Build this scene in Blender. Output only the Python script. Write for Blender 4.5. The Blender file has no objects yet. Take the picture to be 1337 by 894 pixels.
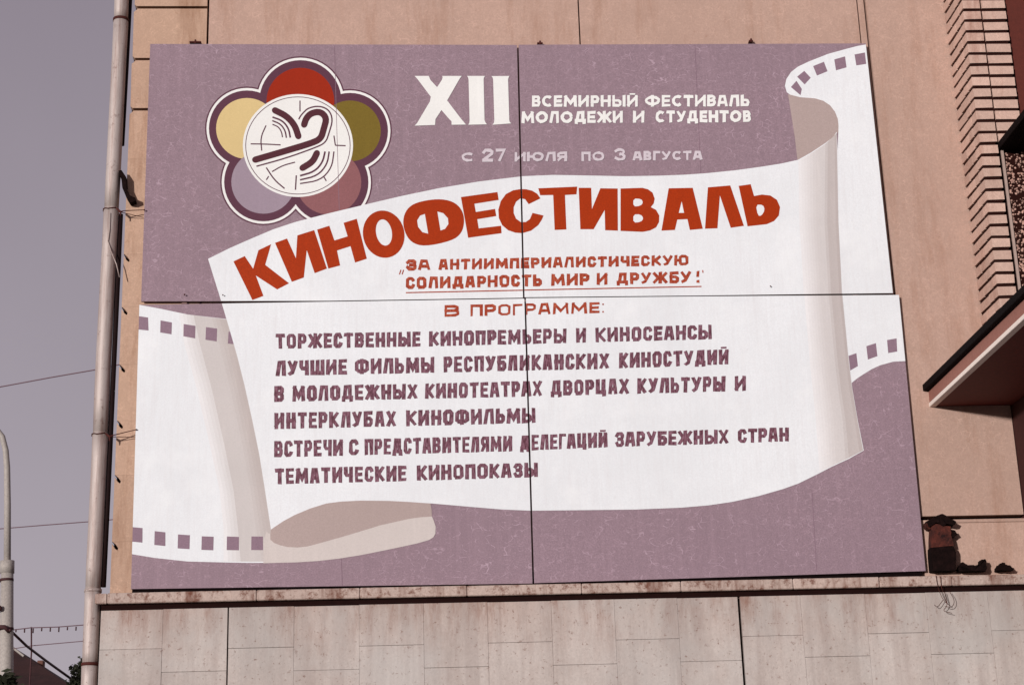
import bpy, bmesh, math, random
from mathutils import Vector, Matrix
from mathutils.geometry import tessellate_polygon
random.seed(7)
C = bpy.context.scene.collection
R = math.radians

# ------------------------------------------------------------------ camera
F, PITCH, YAW, ROLL = 2221.5, 0.308019, 0.064603, -0.0319365
IW, IH = 1337.0, 894.0
EYE = Vector((0, 0, 1.6))
_f = Vector((math.sin(YAW)*math.cos(PITCH), math.cos(YAW)*math.cos(PITCH), math.sin(PITCH)))
_r = _f.cross(Vector((0, 0, 1))).normalized()
_u = _r.cross(_f)
CR = (math.cos(ROLL)*_r + math.sin(ROLL)*_u).normalized()
CU = CR.cross(_f).normalized()
CF = _f
cd = bpy.data.cameras.new('camera')
cd.sensor_width = 36
cd.lens = F/IW*36
cd.clip_start = .1
cd.clip_end = 5000
cam = bpy.data.objects.new('camera', cd)
C.objects.link(cam)
m = Matrix((CR, CU, -CF)).transposed().to_4x4()
m.translation = EYE
cam.matrix_world = m
bpy.context.scene.camera = cam

# ------------------------------------------------------------------ light
SUN_EL, SUN_AZ = 5.5, 33.0          # low hazy sun over the viewer's left shoulder
w = bpy.data.worlds.new('World')
bpy.context.scene.world = w
w.use_nodes = True
nt = w.node_tree
bg = nt.nodes['Background']
sky = nt.nodes.new('ShaderNodeTexSky')
sky.sky_type = 'NISHITA'
sky.sun_disc = False
sky.sun_elevation = R(SUN_EL)
sky.sun_rotation = R(180 + SUN_AZ)
sky.dust_density = 3
geo = nt.nodes.new('ShaderNodeTexCoord')
sep = nt.nodes.new('ShaderNodeSeparateXYZ')
ramp = nt.nodes.new('ShaderNodeValToRGB')
nt.links.new(geo.outputs['Generated'], sep.inputs[0])
nt.links.new(sep.outputs['Z'], ramp.inputs[0])
ramp.color_ramp.elements[0].position = .08
ramp.color_ramp.elements[0].color = (4.5, 4.0, 4.5, 1)
ramp.color_ramp.elements[1].position = .5
ramp.color_ramp.elements[1].color = (2.9, 2.45, 2.9, 1)
mix = nt.nodes.new('ShaderNodeMixRGB')
mix.inputs[0].default_value = .9
nt.links.new(sky.outputs[0], mix.inputs[1])
cn = nt.nodes.new('ShaderNodeTexNoise')
cn.inputs['Scale'].default_value = 3.0
cn.inputs['Detail'].default_value = 6
nt.links.new(geo.outputs['Generated'], cn.inputs['Vector'])
cr_ = nt.nodes.new('ShaderNodeMapRange')
cr_.inputs[1].default_value = .3
cr_.inputs[2].default_value = .7
cr_.inputs[3].default_value = .95
cr_.inputs[4].default_value = 1.06
nt.links.new(cn.outputs['Fac'], cr_.inputs[0])
vm = nt.nodes.new('ShaderNodeVectorMath')
vm.operation = 'SCALE'
nt.links.new(ramp.outputs[0], vm.inputs[0])
nt.links.new(cr_.outputs[0], vm.inputs['Scale'])
nt.links.new(vm.outputs[0], mix.inputs[2])
nt.links.new(mix.outputs[0], bg.inputs[0])
bg.inputs[1].default_value = .1
sl = bpy.data.lights.new('sun', 'SUN')
sl.energy = 3.5
sl.angle = R(2.0)
sl.color = (1, .975, .955)
so = bpy.data.objects.new('sun', sl)
C.objects.link(so)
sd = Vector((math.sin(R(SUN_AZ))*math.cos(R(SUN_EL)), math.cos(R(SUN_AZ))*math.cos(R(SUN_EL)), -math.sin(R(SUN_EL))))
so.rotation_euler = sd.to_track_quat('-Z', 'Y').to_euler()
so.location = (-8, -10, 12)
vs = bpy.context.scene.view_settings
vs.view_transform = 'Standard'
vs.look = 'None'
vs.exposure = 0
vs.gamma = 1

# ------------------------------------------------------------------ helpers
YB, YW, YC, YL = 12.0, 12.05, 11.93, 11.965   # billboard, upper wall, coping, lower wall


def at(px, py, Y):
    d = CF*F + CR*(px - IW/2) - CU*(py - IH/2)
    t = (Y - EYE.y)/d.y
    return EYE + d*t


def srgb(r, g, b):
    f = lambda c: (c/255/12.92) if c/255 <= .04045 else ((c/255 + .055)/1.055)**2.4
    return (f(r), f(g), f(b), 1)


def tag(o, label=None, cat=None, group=None, kind=None):
    for k, v in (('label', label), ('category', cat), ('group', group), ('kind', kind)):
        if v:
            o[k] = v
    return o


def empty(name, loc, label, cat, group=None):
    o = bpy.data.objects.new(name, None)
    o.location = loc
    o.empty_display_size = .1
    C.objects.link(o)
    return tag(o, label, cat, group)


def link(name, me, mat, parent=None):
    o = bpy.data.objects.new(name, me)
    if mat and not me.materials:
        me.materials.append(mat)
    C.objects.link(o)
    if parent is not None:
        par = parent
        off = Vector((0, 0, 0))
        while par is not None:
            off += par.location
            par = par.parent
        o.parent = parent
        o.location = -off
    return o


def bm_obj(name, bm, mat, parent=None, smooth=False):
    me = bpy.data.meshes.new(name)
    bm.to_mesh(me)
    bm.free()
    if smooth:
        for p in me.polygons:
            p.use_smooth = True
    return link(name, me, mat, parent)


def add_box(bm, x0, x1, y0, y1, z0, z1, bev=0):
    r = bmesh.ops.create_cube(bm, size=1)
    for v in r['verts']:
        v.co = Vector((x0 if v.co.x < 0 else x1, y0 if v.co.y < 0 else y1, z0 if v.co.z < 0 else z1))
    if bev:
        es = list({e for v in r['verts'] for e in v.link_edges})
        bmesh.ops.bevel(bm, geom=es, offset=bev, segments=1, affect='EDGES')


def box(name, mat, parent, x0, x1, y0, y1, z0, z1, bev=.003):
    bm = bmesh.new()
    add_box(bm, min(x0, x1), max(x0, x1), min(y0, y1), max(y0, y1), min(z0, z1), max(z0, z1), bev)
    return bm_obj(name, bm, mat, parent)


def add_prism(bm, poly, y0, y1):
    """poly: list of (x,z); extruded between y0 (front) and y1"""
    a = [bm.verts.new((x, y0, z)) for x, z in poly]
    b = [bm.verts.new((x, y1, z)) for x, z in poly]
    bm.faces.new(a)
    bm.faces.new(b[::-1])
    n = len(poly)
    for i in range(n):
        bm.faces.new((a[i], b[i], b[(i+1) % n], a[(i+1) % n]))
    bmesh.ops.recalc_face_normals(bm, faces=bm.faces)


def add_tube(bm, pts, rad, n=10, caps=True):
    pts = [Vector(p) for p in pts]
    rads = rad if isinstance(rad, (list, tuple)) else [rad]*len(pts)
    rings = []
    for i, p in enumerate(pts):
        d = (pts[min(i+1, len(pts)-1)] - pts[max(i-1, 0)]).normalized()
        s = d.cross(Vector((0, 1, 0)) if abs(d.y) < .9 else Vector((1, 0, 0))).normalized()
        t = d.cross(s)
        rings.append([bm.verts.new(p + rads[i]*(math.cos(2*math.pi*k/n)*s + math.sin(2*math.pi*k/n)*t)) for k in range(n)])
    for a, b in zip(rings, rings[1:]):
        for k in range(n):
            bm.faces.new((a[k], a[(k+1) % n], b[(k+1) % n], b[k]))
    if caps:
        bm.faces.new(rings[0][::-1])
        bm.faces.new(rings[-1])
    bmesh.ops.recalc_face_normals(bm, faces=bm.faces)


def tube(name, mat, parent, pts, rad, n=12):
    bm = bmesh.new()
    add_tube(bm, pts, rad, n)
    return bm_obj(name, bm, mat, parent, True)


# ------------------------------------------------------------------ materials
class NT:
    def __init__(s, name, rough=.8, spec=.3):
        s.m = bpy.data.materials.new(name)
        s.m.use_nodes = True
        s.t = s.m.node_tree
        s.b = s.t.nodes['Principled BSDF']
        s.b.inputs['Roughness'].default_value = rough
        s.b.inputs['Specular IOR Level'].default_value = spec
        g = s.t.nodes.new('ShaderNodeNewGeometry')
        s.pos = g.outputs['Position']

    def noise(s, scale, detail=4, rough=.6, stretch=None, off=(0, 0, 0)):
        mp = s.t.nodes.new('ShaderNodeMapping')
        mp.inputs['Scale'].default_value = stretch or (1, 1, 1)
        mp.inputs['Location'].default_value = off
        s.t.links.new(s.pos, mp.inputs[0])
        n = s.t.nodes.new('ShaderNodeTexNoise')
        n.inputs['Scale'].default_value = scale
        n.inputs['Detail'].default_value = detail
        n.inputs['Roughness'].default_value = rough
        s.t.links.new(mp.outputs[0], n.inputs['Vector'])
        return n.outputs['Fac']

    def rampf(s, fac, a, b, va=0.0, vb=1.0):
        r = s.t.nodes.new('ShaderNodeMapRange')
        r.inputs[1].default_value = a
        r.inputs[2].default_value = b
        r.inputs[3].default_value = va
        r.inputs[4].default_value = vb
        s.t.links.new(fac, r.inputs[0])
        return r.outputs[0]

    def mix(s, fac, a, b, mode='MIX'):
        n = s.t.nodes.new('ShaderNodeMixRGB')
        n.blend_type = mode
        for i, v in ((0, fac), (1, a), (2, b)):
            if isinstance(v, bpy.types.NodeSocket):
                s.t.links.new(v, n.inputs[i])
            else:
                n.inputs[i].default_value = v
        return n.outputs[0]

    def math(s, op, a, b):
        n = s.t.nodes.new('ShaderNodeMath')
        n.operation = op
        for i, v in ((0, a), (1, b)):
            if isinstance(v, bpy.types.NodeSocket):
                s.t.links.new(v, n.inputs[i])
            else:
                n.inputs[i].default_value = v
        return n.outputs[0]

    def craze(s, scale, width=.02, amt=.5, off=(0, 0, 0)):
        """short pale hairlines: a distorted cell pattern, broken up by noise"""
        mp = s.t.nodes.new('ShaderNodeMapping')
        mp.inputs['Location'].default_value = off
        mp.inputs['Scale'].default_value = (.7, .02, 1.2)
        s.t.links.new(s.pos, mp.inputs[0])
        dn = s.t.nodes.new('ShaderNodeTexNoise')
        dn.inputs['Scale'].default_value = scale*.6
        s.t.links.new(mp.outputs[0], dn.inputs['Vector'])
        ad = s.t.nodes.new('ShaderNodeVectorMath')
        ad.operation = 'MULTIPLY_ADD'
        s.t.links.new(dn.outputs['Color'], ad.inputs[0])
        ad.inputs[1].default_value = (1.2/scale,)*3
        s.t.links.new(mp.outputs[0], ad.inputs[2])
        v = s.t.nodes.new('ShaderNodeTexVoronoi')
        v.feature = 'DISTANCE_TO_EDGE'
        v.inputs['Scale'].default_value = scale
        s.t.links.new(ad.outputs[0], v.inputs['Vector'])
        line = s.rampf(v.outputs['Distance'], width*2, width*.5, 0, 1)
        brk = s.rampf(s.noise(scale*.8, 3, .6, off=(5, 3, off[0] + 1)), .5, .58)
        patch = s.rampf(s.noise(1.6, 5, .7, off=(1, 6, off[0])), .35, .65, .25, 1.3)
        return s.math('MULTIPLY', s.math('MULTIPLY', s.math('MULTIPLY', line, brk), patch), amt)

    def rnd(s):
        return s.t.nodes.new('ShaderNodeObjectInfo').outputs['Random']

    def out(s, col, bump=None, dist=.002, strength=.5):
        if isinstance(col, bpy.types.NodeSocket):
            s.t.links.new(col, s.b.inputs['Base Color'])
        else:
            s.b.inputs['Base Color'].default_value = col
        if bump is not None:
            n = s.t.nodes.new('ShaderNodeBump')
            n.inputs['Strength'].default_value = strength
            n.inputs['Distance'].default_value = dist
            s.t.links.new(bump, n.inputs['Height'])
            s.t.links.new(n.outputs[0], s.b.inputs['Normal'])
        return s.m


def mul(c, k):
    return (c[0]*k, c[1]*k, c[2]*k, 1)


GR = .78      # grain amplitude helper: dark end of paint mottling


def paint(name, rgb, amp=.10, rough=.6, dirt=None, worn=0):
    n = NT(name, rough, .12)
    c = srgb(*rgb)
    fine = n.rampf(n.noise(90, 3, .7), .3, .7)
    col = n.mix(fine, mul(c, 1 - amp), mul(c, 1 + amp))
    big = n.rampf(n.noise(1.3, 5, .6, off=(3, 0, 1)), .35, .7, 0, .5)
    col = n.mix(big, col, mul(c, .86))
    st = n.rampf(n.noise(2.2, 5, .6, stretch=(6, 1, .5), off=(1, 0, 5)), .55, .8, 0, .35)
    col = n.mix(st, col, dirt or mul(c, 1.18))
    if name == 'white_paint':
        br = n.rampf(n.noise(5, 6, .7, stretch=(9, 1, .7), off=(6, 0, 3)), .45, .75, 0, .5)
        col = n.mix(br, col, srgb(214, 211, 212))
        wm = n.rampf(n.noise(2.4, 6, .7, off=(9, 0, 4)), .5, .7, 0, .4)
        col = n.mix(wm, col, srgb(238, 238, 238))
        gr_ = n.rampf(n.noise(18, 6, .8, off=(3, 0, 4)), .64, .76, 0, .35)
        col = n.mix(gr_, col, srgb(176, 160, 154))
    if worn:
        mid = n.rampf(n.noise(9, 6, .75, off=(4, 0, 8)), .38, .68, 0, .5)
        col = n.mix(mid, col, mul(c, .84))
        stz = n.rampf(n.noise(3.5, 5, .6, stretch=(7, 1, .35), off=(2, 0, 6)), .5, .75, 0, .45)
        col = n.mix(stz, col, mul(c, 1.2))
        col = n.mix(n.craze(17, .02, worn), col, (c[0]*1.5 + .05, c[1]*1.5 + .05, c[2]*1.5 + .06, 1))
        col = n.mix(n.craze(31, .03, worn*.8, (3, 0, 1)), col, mul(c, 1.45))
    return n.out(col, n.noise(140, 3), .0006, .6)


M = {}
M['mauve'] = paint('mauve_paint', (145, 122, 131), .22, worn=.6)
M['white'] = paint('white_paint', (227, 228, 230), .06, dirt=srgb(208, 205, 206))
M['cream_white'] = paint('white_print', (232, 230, 226), .04)
M['faded'] = paint('faded_print', (206, 194, 200), .10)
M['taupe'] = paint('taupe_paint', (172, 153, 148), .08)
M['taupe_light'] = paint('pale_taupe_paint', (202, 191, 186), .06)
M['shade_a'] = paint('pale_grey_paint', (219, 212, 208), .04)
M['shade_b'] = paint('grey_paint', (196, 186, 182), .06)
M['red'] = paint('brick_red_paint', (162, 50, 8), .17)
M['petal_red'] = paint('red_paint', (152, 40, 14), .10)
M['petal_yellow'] = paint('yellow_paint', (214, 188, 134), .06)
M['petal_olive'] = paint('olive_paint', (118, 98, 38), .12)
M['petal_lilac'] = paint('lilac_paint', (156, 138, 150), .08)
M['petal_brown'] = paint('brown_red_paint', (140, 92, 94), .12)
M['plum'] = paint('plum_paint', (92, 55, 70), .12)
M['dark_plum'] = paint('dark_plum_paint', (82, 42, 50), .1)
M['seam'] = paint('board_joint', (132, 106, 118), .1)

n = NT('plum_lettering', .7)
s1 = n.rampf(n.noise(26, 4, .7, stretch=(3.2, 1, 1)), .40, .62)
col = n.mix(s1, srgb(84, 42, 54), srgb(136, 94, 108))
M['letters'] = n.out(col)
n = NT('orange_lettering', .7)
s1 = n.rampf(n.noise(30, 4, .7, stretch=(2, 1, 1)), .42, .68)
M['letters_red'] = n.out(n.mix(s1, srgb(146, 46, 18), srgb(182, 90, 62)))


def wallmat(name, base, amp=.12, stain=(120, 78, 55), stain_amt=.45):
    n = NT(name, .9)
    c = srgb(*base)
    f = n.rampf(n.noise(60, 5, .75), .3, .7)
    col = n.mix(f, mul(c, 1 - amp), mul(c, 1 + amp))
    b = n.rampf(n.noise(1.1, 6, .65), .4, .72, 0, .55)
    col = n.mix(b, col, mul(c, .80))
    m_ = n.rampf(n.noise(7, 6, .75, off=(5, 1, 1)), .42, .66, 0, .45)
    col = n.mix(m_, col, mul(c, .80))
    m_ = n.rampf(n.noise(26, 5, .75, off=(1, 7, 1)), .45, .65, 0, .4)
    col = n.mix(m_, col, mul(c, .84))
    if stain_amt < .7:
        col = n.mix(n.craze(19, .02, .5), col, mul(c, 1.3))
        col = n.mix(n.craze(37, .03, .4, (3, 0, 1)), col, mul(c, 1.25))
    s = n.rampf(n.noise(1.7, 6, .7, stretch=(4, 1, .6), off=(7, 0, 2)), .50, .72, 0, stain_amt)
    col = n.mix(s, col, srgb(*stain))
    sp = n.rampf(n.noise(12 if stain_amt < .7 else 19, 6, .8, off=(2, 2, 2)), .62 if stain_amt < .7 else .50, .70 if stain_amt < .7 else .64, 0, stain_amt*.85)
    col = n.mix(sp, col, srgb(*stain))
    r = n.rampf(n.rnd(), 0, 1, *((.84, 1.06) if 'brick' in name else (.94, 1.05)))
    hs = n.t.nodes.new('ShaderNodeHueSaturation')
    n.t.links.new(col, hs.inputs['Color'])
    n.t.links.new(r, hs.inputs['Value'])
    return n.out(hs.outputs[0], n.noise(45, 6, .7), .004, .7)


M['wall'] = wallmat('beige_render', (184, 152, 137), .17, (140, 98, 74), .4)
M['quoin'] = wallmat('beige_stone', (190, 156, 134), .17, (130, 88, 62), .6)
M['coping'] = wallmat('stained_coping_concrete', (188, 166, 155), .22, (104, 60, 44), 1.0)
M['brick'] = wallmat('pale_facing_brick', (206, 172, 156), .18, (142, 88, 70), .65)

# lower cladding: grey stone with rusty specks and drips strongest near the ledge
n = NT('grey_stone_cladding', .85)
c = srgb(190, 178, 171)
f = n.rampf(n.noise(70, 5, .75), .3, .7)
col = n.mix(f, mul(c, .88), mul(c, 1.1))
sepz = n.t.nodes.new('ShaderNodeSeparateXYZ')
n.t.links.new(n.pos, sepz.inputs[0])
top = n.math('MULTIPLY', n.rampf(sepz.outputs['Z'], 3.12, 3.52, 0, 1), n.rampf(n.noise(1.6, 4, .6, off=(9, 0, 3)), .3, .6, .45, 1.15))
warm = n.mix(n.math('MULTIPLY', top, .55), col, srgb(172, 146, 134))
b = n.rampf(n.noise(2.2, 6, .7, stretch=(1, 1, .8)), .45, .72, 0, .5)
col = n.mix(b, warm, srgb(152, 138, 130))
dr = n.rampf(n.noise(2.6, 6, .75, stretch=(3.0, 1, .55), off=(4, 0, 9)), .47, .68)
dr = n.math('MULTIPLY', dr, n.math('ADD', .12, n.math('MULTIPLY', top, .75)))
col = n.mix(dr, col, srgb(122, 74, 54))
sp = n.rampf(n.noise(11, 5, .75, off=(2, 5, 2)), .63, .72, 0, .6)
col = n.mix(sp, col, srgb(104, 64, 50))
vs1 = n.rampf(n.noise(1.8, 5, .6, stretch=(6, 1, .35), off=(3, 0, 2)), .42, .62, 0, .38)
col = n.mix(vs1, col, srgb(148, 132, 126))
gs = n.rampf(n.noise(1.4, 4, .6, off=(6, 0, 7)), .45, .62, 0, .4)
col = n.mix(gs, col, srgb(180, 176, 172))
sp2 = n.rampf(n.noise(34, 4, .75, off=(8, 5, 2)), .60, .68, 0, .65)
col = n.mix(sp2, col, srgb(110, 76, 62))
hs = n.t.nodes.new('ShaderNodeHueSaturation')
n.t.links.new(col, hs.inputs['Color'])
n.t.links.new(n.rampf(n.rnd(), 0, 1, .96, 1.04), hs.inputs['Value'])
M['stone'] = n.out(hs.outputs[0], n.noise(40, 6, .75), .004, .7)


def simple(name, rgb, amp=.2, rough=.8, scale=30, metal=0, spec=.3):
    n = NT(name, rough, spec)
    c = srgb(*rgb)
    f = n.rampf(n.noise(scale, 5, .7), .3, .7)
    n.b.inputs['Metallic'].default_value = metal
    return n.out(n.mix(f, mul(c, 1 - amp), mul(c, 1 + amp)), n.noise(scale*1.5, 4), .002, .5)


M['mortar'] = simple('dark_mortar', (40, 16, 12), .2, .95, 30, 0, .1)
M['void'] = simple('dark_backing', (30, 12, 10), .2, .95, 30, 0, .1)
M['board_edge'] = simple('board_wood', (120, 92, 86))
M['soffit'] = simple('dark_brown_soffit', (96, 36, 28), .25, .7)
M['tar'] = simple('black_tar', (14, 5, 5), .3, .9, 30, 0, .1)
M['fascia'] = simple('pinkish_fascia', (148, 100, 88), .08)
M['trim'] = simple('white_trim', (232, 218, 208), .05)
M['brown'] = simple('brown_panel', (88, 36, 26), .12, .7)
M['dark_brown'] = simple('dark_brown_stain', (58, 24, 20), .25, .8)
M['steel'] = simple('grey_lamp_post', (160, 151, 144), .2, .6)
M['wire'] = simple('dark_wire', (70, 40, 42), .2)
M['wire_pale'] = simple('hazy_wire', (112, 86, 94), .1)
M['blackwire'] = simple('black_conduit', (28, 12, 12), .2, .8, 30, 0, .15)
M['frame_grey'] = simple('grey_frame', (170, 146, 136), .08)
M['asphalt'] = simple('asphalt', (66, 62, 62), .2, .9, 12)
M['paving'] = simple('paving', (120, 114, 110), .15, .9, 12)
M['roof'] = simple('dark_roof', (52, 30, 28), .35, .8, 2)
M['far_wall'] = simple('brown_far_wall', (104, 70, 60), .25, .9, 1.5)
M['glass'] = simple('dark_glass', (34, 30, 38), .1, .15)
M['leaf'] = simple('dark_leaves', (44, 46, 30), .4, .7, 4)
M['bark'] = simple('bark', (60, 44, 36), .2)
M['pebble'] = simple('pale_pebble', (176, 138, 124), .75, .8, 45)

# drainpipe: weathered pale metal with brown streaks
n = NT('weathered_pipe_metal', .62, .3)
c = srgb(184, 170, 164)
st = n.rampf(n.noise(3, 6, .75, stretch=(9, 9, .5)), .45, .75, 0, .8)
col = n.mix(st, c, srgb(122, 84, 72))
sp = n.rampf(n.noise(12, 6, .8), .58, .68, 0, .7)
col = n.mix(sp, col, srgb(92, 52, 42))
n.b.inputs['Metallic'].default_value = .25
M['pipe'] = n.out(col, n.noise(20, 5), .003, .5)
n = NT('rusty_iron', .9)
col = n.mix(n.rampf(n.noise(14, 6, .8), .35, .65), srgb(26, 8, 8), srgb(92, 42, 32))
M['rust'] = n.out(col, n.noise(30, 5), .01, .9)
M['char'] = simple('charred_black', (22, 10, 9), .6, .95, 30, 0, .1)
M['nail'] = simple('rusty_nail', (70, 26, 20), .3)

# ------------------------------------------------------------------ ground
gb = bmesh.new()
bmesh.ops.create_grid(gb, x_segments=1, y_segments=1, size=1500)
g = bm_obj('ground', gb, M['asphalt'])
tag(g, kind='structure')
bm = bmesh.new()
add_box(bm, -60, 60, 8.5, 40, -.3, .12, .01)
g = bm_obj('pavement', bm, M['paving'])
tag(g, kind='structure')

# ------------------------------------------------------------------ key dimensions
zc_top_l, zc_top_r = at(130, 773, YC).z, at(1337, 749.5, YC).z
z_top = (zc_top_l + zc_top_r)/2
z_cb = (at(130, 786.5, YC).z + at(1337, 763, YC).z)/2     # coping underside
xc_l = at(124, 780, YC).x
xl_l = at(130, 840, YL).x
XR = 6.2
x_wall_l = at(163, 300, YW).x
x_edge = at(1247, 140, YW).x          # beige wall edge against the pilaster
# pilaster front plane: corner px (1266,75) sits over the beige wall edge
lo, hi = 11.2, 12.0
for _ in range(40):
    mid = (lo + hi)/2
    if at(1273, 136, mid).x < at(1250.5, 165, YW).x:
        lo = mid
    else:
        hi = mid
YP = max(11.55, min(11.9, (lo + hi)/2))
x_p0 = at(1250.5, 165, YW).x
x_p1 = at(1301, 167, YP).x
x_p2 = at(1325.5, 108, YP).x
print('keys', z_top, z_cb, xc_l, xl_l, x_wall_l, x_edge, 'YP', YP, x_p0, x_p1, x_p2)
ZT = 9.4

# ------------------------------------------------------------------ the building
bld = empty('building', (2.0, YW, 0), 'beige rendered building with stone ledge, striped brick pier and dark canopy behind the billboard', 'building')
core = box('wall_core', M['void'], bld, x_wall_l + .002, XR, YW + .07, YW + 7, .0, ZT - .02, .01)

# left return wall face
box('side_wall', M['quoin'], bld, x_wall_l - .006, x_wall_l + .001, YW + .30, YW + 7, .1, ZT - .03, 0)

# quoin blocks: px y of joints down the left edge
xq = at(272, 30, YW).x
jy = [(178, 10), (172, 77.5), (168, 143), (165, 208), (163, 271), (161, 332), (158, 401), (155, 476), (151, 549), (149, 620), (146, 707)]
zj = [at(x + 2, y, YW).z for x, y in jy]
step = (zj[0] - zj[2])/2
zs = [zj[0] + 2*step, zj[0] + step] + zj
zs = zs + [z_top - .02]
for i in range(len(zs) - 1):
    za, zb = zs[i], zs[i+1]
    wt, wb = i <= 4, i + 1 <= 4
    a, b = za - (.011 if wt else .0004), zb + (.011 if wb else .0004)
    xl = x_wall_l
    top_ = [(xl, a - .030), (xl + .030, a), (xq - .012, a)] if wt else [(xl, a - .012), (xl + .022, a - .048), (xl + .040, a - .062), (xl + .046, a - .046), (xl + .026, a - .016), (xl + .006, a), (xq - .012, a)]
    if i in (5, 6):
        top_ = [(xl, a), (xq - .012, a)]
    bot_ = [(xq - .012, b), (xl + .022, b), (xl + .004, b + .014)] if wb else [(xq - .012, b), (xl, b)]
    poly = top_ + bot_
    bm = bmesh.new()
    add_prism(bm, poly, YW + random.uniform(-.0006, .0006), YW + .29)
    o = bm_obj('quoin_block', bm, M['quoin'], bld)

# large render panels
xs = [at(272, 30, YW).x, at(756.6, 30, YW).x, at(1121, 20, YW).x, at(1130.5, 20, YW).x]
zg = at(1270, 675, YW).z
for i, (a, b) in enumerate(((xs[0], xs[1]), (xs[1], xs[2]), (xs[2], xs[3]))):
    box('wall_panel', M['wall'], bld, a + (.004 if i < 2 else .005), b - (.006 if i == 0 else .005), YW + (.0 if i != 2 else .004), YW + .15, z_top - .02, ZT)
xr2 = at(1319, 532, YW).x
bm = bmesh.new()
zq = at(1300, 500, YW).z
add_prism(bm, [(xs[3] + .008, zg + .014), (xr2, zg + .014), (xr2, zq), (x_edge + .02, zq), (x_edge + .02, ZT), (xs[3] + .008, ZT)], YW - .004, YW + .15)
bm_obj('wall_panel', bm, M['wall'], bld)
box('wall_panel', M['wall'], bld, xs[3] + .008, XR, YW - .001, YW + .15, z_top - .02, zg - .014)
box('wall_lip', M['wall'], bld, at(1210, 680, YW).x, XR, YW - .012, YW + .02, zg - .040, zg - .0145, .004)

# lower cladding
colx = [130, 213, 298, 384, 469, 553, 636.5, 720, 802.5, 885, 966, 1046.5, 1131, 1210.5, 1292, 1374, 1450]
jpy = [847, 876, 845, 874, 842, 870.5, 838, 867, 834, 862.5, 829.5, 856.5, 826, 853, 822, 850]
xw = [at(x, 800, YL).x for x in colx]
xw[0] = xl_l
z_lt = z_cb - .040
big = {2: .005, 10: .010}
for i in range(len(xw) - 1):
    gl = big.get(i, .0005)
    gr = big.get(i + 1, .0005)
    zt = z_lt - (.0 if i % 3 else .002)
    zm = at((colx[i] + colx[i+1])/2, jpy[i], YL).z
    rows = [(zt, zm), (zm, zm - .50), (zm - .50, zm - 1.0)]
    for (a, b) in rows:
        box('cladding_slab', M['stone'], bld, xw[i] + gl, xw[i+1] - gr, YL + random.uniform(-.0025, .0025), YL + .06,
            b + .001, a - .001, .0012)
box('plinth_wall', M['stone'], bld, xl_l + .005, XR, YL + .004, YL + .08, .1, zm - 1.05, .003)
box('cladding_backing', M['void'], bld, xl_l - .022, XR, YL + .063, YW + .2, .1, z_cb + .03, 0)

box('groove_shade', M['void'], bld, xl_l + .004, XR, YL + .012, YL + .06, z_lt + .001, z_cb - .001, 0)  # near-black filler: shade of the gap under the coping put into colour

# coping stones
cpx = [140, 335, 470, 610, 760, 890, 1037, 1150, 1245, 1400]
cx = [at(x, 775, YC).x for x in cpx]
cx[-1] = XR
for a, b in zip(cx, cx[1:]):
    box('coping_stone', M['coping'], bld, a + .001, b - .001, YC + random.uniform(-.003, .003), YW + .03,
        z_cb, z_top + random.uniform(-.003, .001), .006)
bm = bmesh.new()
add_box(bm, xc_l, cx[0] - .001, YC, YC + .035, z_cb, z_top - .002, .006)
bm_obj('coping_stone', bm, M['coping'], bld)

# brick pier
pier = bpy.data.objects.new('brick_pier', None)
C.objects.link(pier)
pier.parent = bld
pier.location = (x_p0 - bld.location.x, YP - bld.location.y, 0)
z_a = at(1276, 113.5, YP).z
z_b = at(1292, 232.5, YP).z
cs = (z_a - z_b)/8
unit = bmesh.new()
add_box(unit, 0, 1, 0, 1, 0, 1)
ubm = []
for k in range(3):
    b2 = unit.copy()
    for v in b2.verts:
        v.co += Vector((random.uniform(-.01, .01), random.uniform(-.02, .02), random.uniform(-.05, .05)))
    me = bpy.data.meshes.new('brick')
    b2.to_mesh(me)
    b2.free()
    me.materials.append(M['brick'])
    ubm.append(me)
unit.free()


def brick(x0, x1, y0, y1, z0, z1, par, name='brick'):
    o = link(name, random.choice(ubm), None, par)
    o.location = o.location + Vector((x0, y0, z0))
    o.scale = (x1 - x0, y1 - y0, z1 - z0)
    return o


z_hood = at(1300.5, 184, YP).z
z_bot = at(1290, 455, YP).z
kz = int((z_a - z_bot)/cs) + 1
kt = int((ZT - z_a)/cs)
jg = .0255
split = x_p0 + (x_p1 - x_p0)
for k in range(-kt, kz):
    zt = z_a - k*cs - jg/2
    zb = z_a - (k+1)*cs + jg/2
    d = YW - YP
    j = random.uniform(-.003, .003)
    brick(x_p0, x_p1 - .008, YP + j, YP + .11, zb, zt, pier)
    ms = YP + (.20 if k % 2 else .30)
    ms = min(ms, YW - .06)
    brick(x_p0 + random.uniform(-.003, .002), x_p0 + .1, YP + .112, ms - .003, zb, zt, pier)
    brick(x_p0 + random.uniform(-.003, .002), x_p0 + .1, ms + .003, YW - .006, zb, zt, pier)
    if zb > z_hood - .02:
        brick(x_p1 + .006, x_p2, YP + random.uniform(-.003, .003), YP + .11, zb, zt, pier)
box('pier_core', M['mortar'], pier, x_p0 + .010, x_p1 - .02, YP + .010, YW + .02, z_bot - .2, ZT, 0)
box('pier_core', M['mortar'], pier, x_p1 - .0195, x_p2 - .012, YP + .012, YW + .02, z_hood, ZT, 0)
box('reveal_shade', M['void'], bld, x_p2 - .011, x_p2 + .024, YP + .045, YP + .1, z_hood - .02, ZT, .0)  # near-black strip paints the gap's shade between bricks and brown panel
box('brown_panel', M['brown'], bld, x_p2 + .025, XR, YP + .05, YP + .1, z_hood - .02, ZT, .002)
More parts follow.
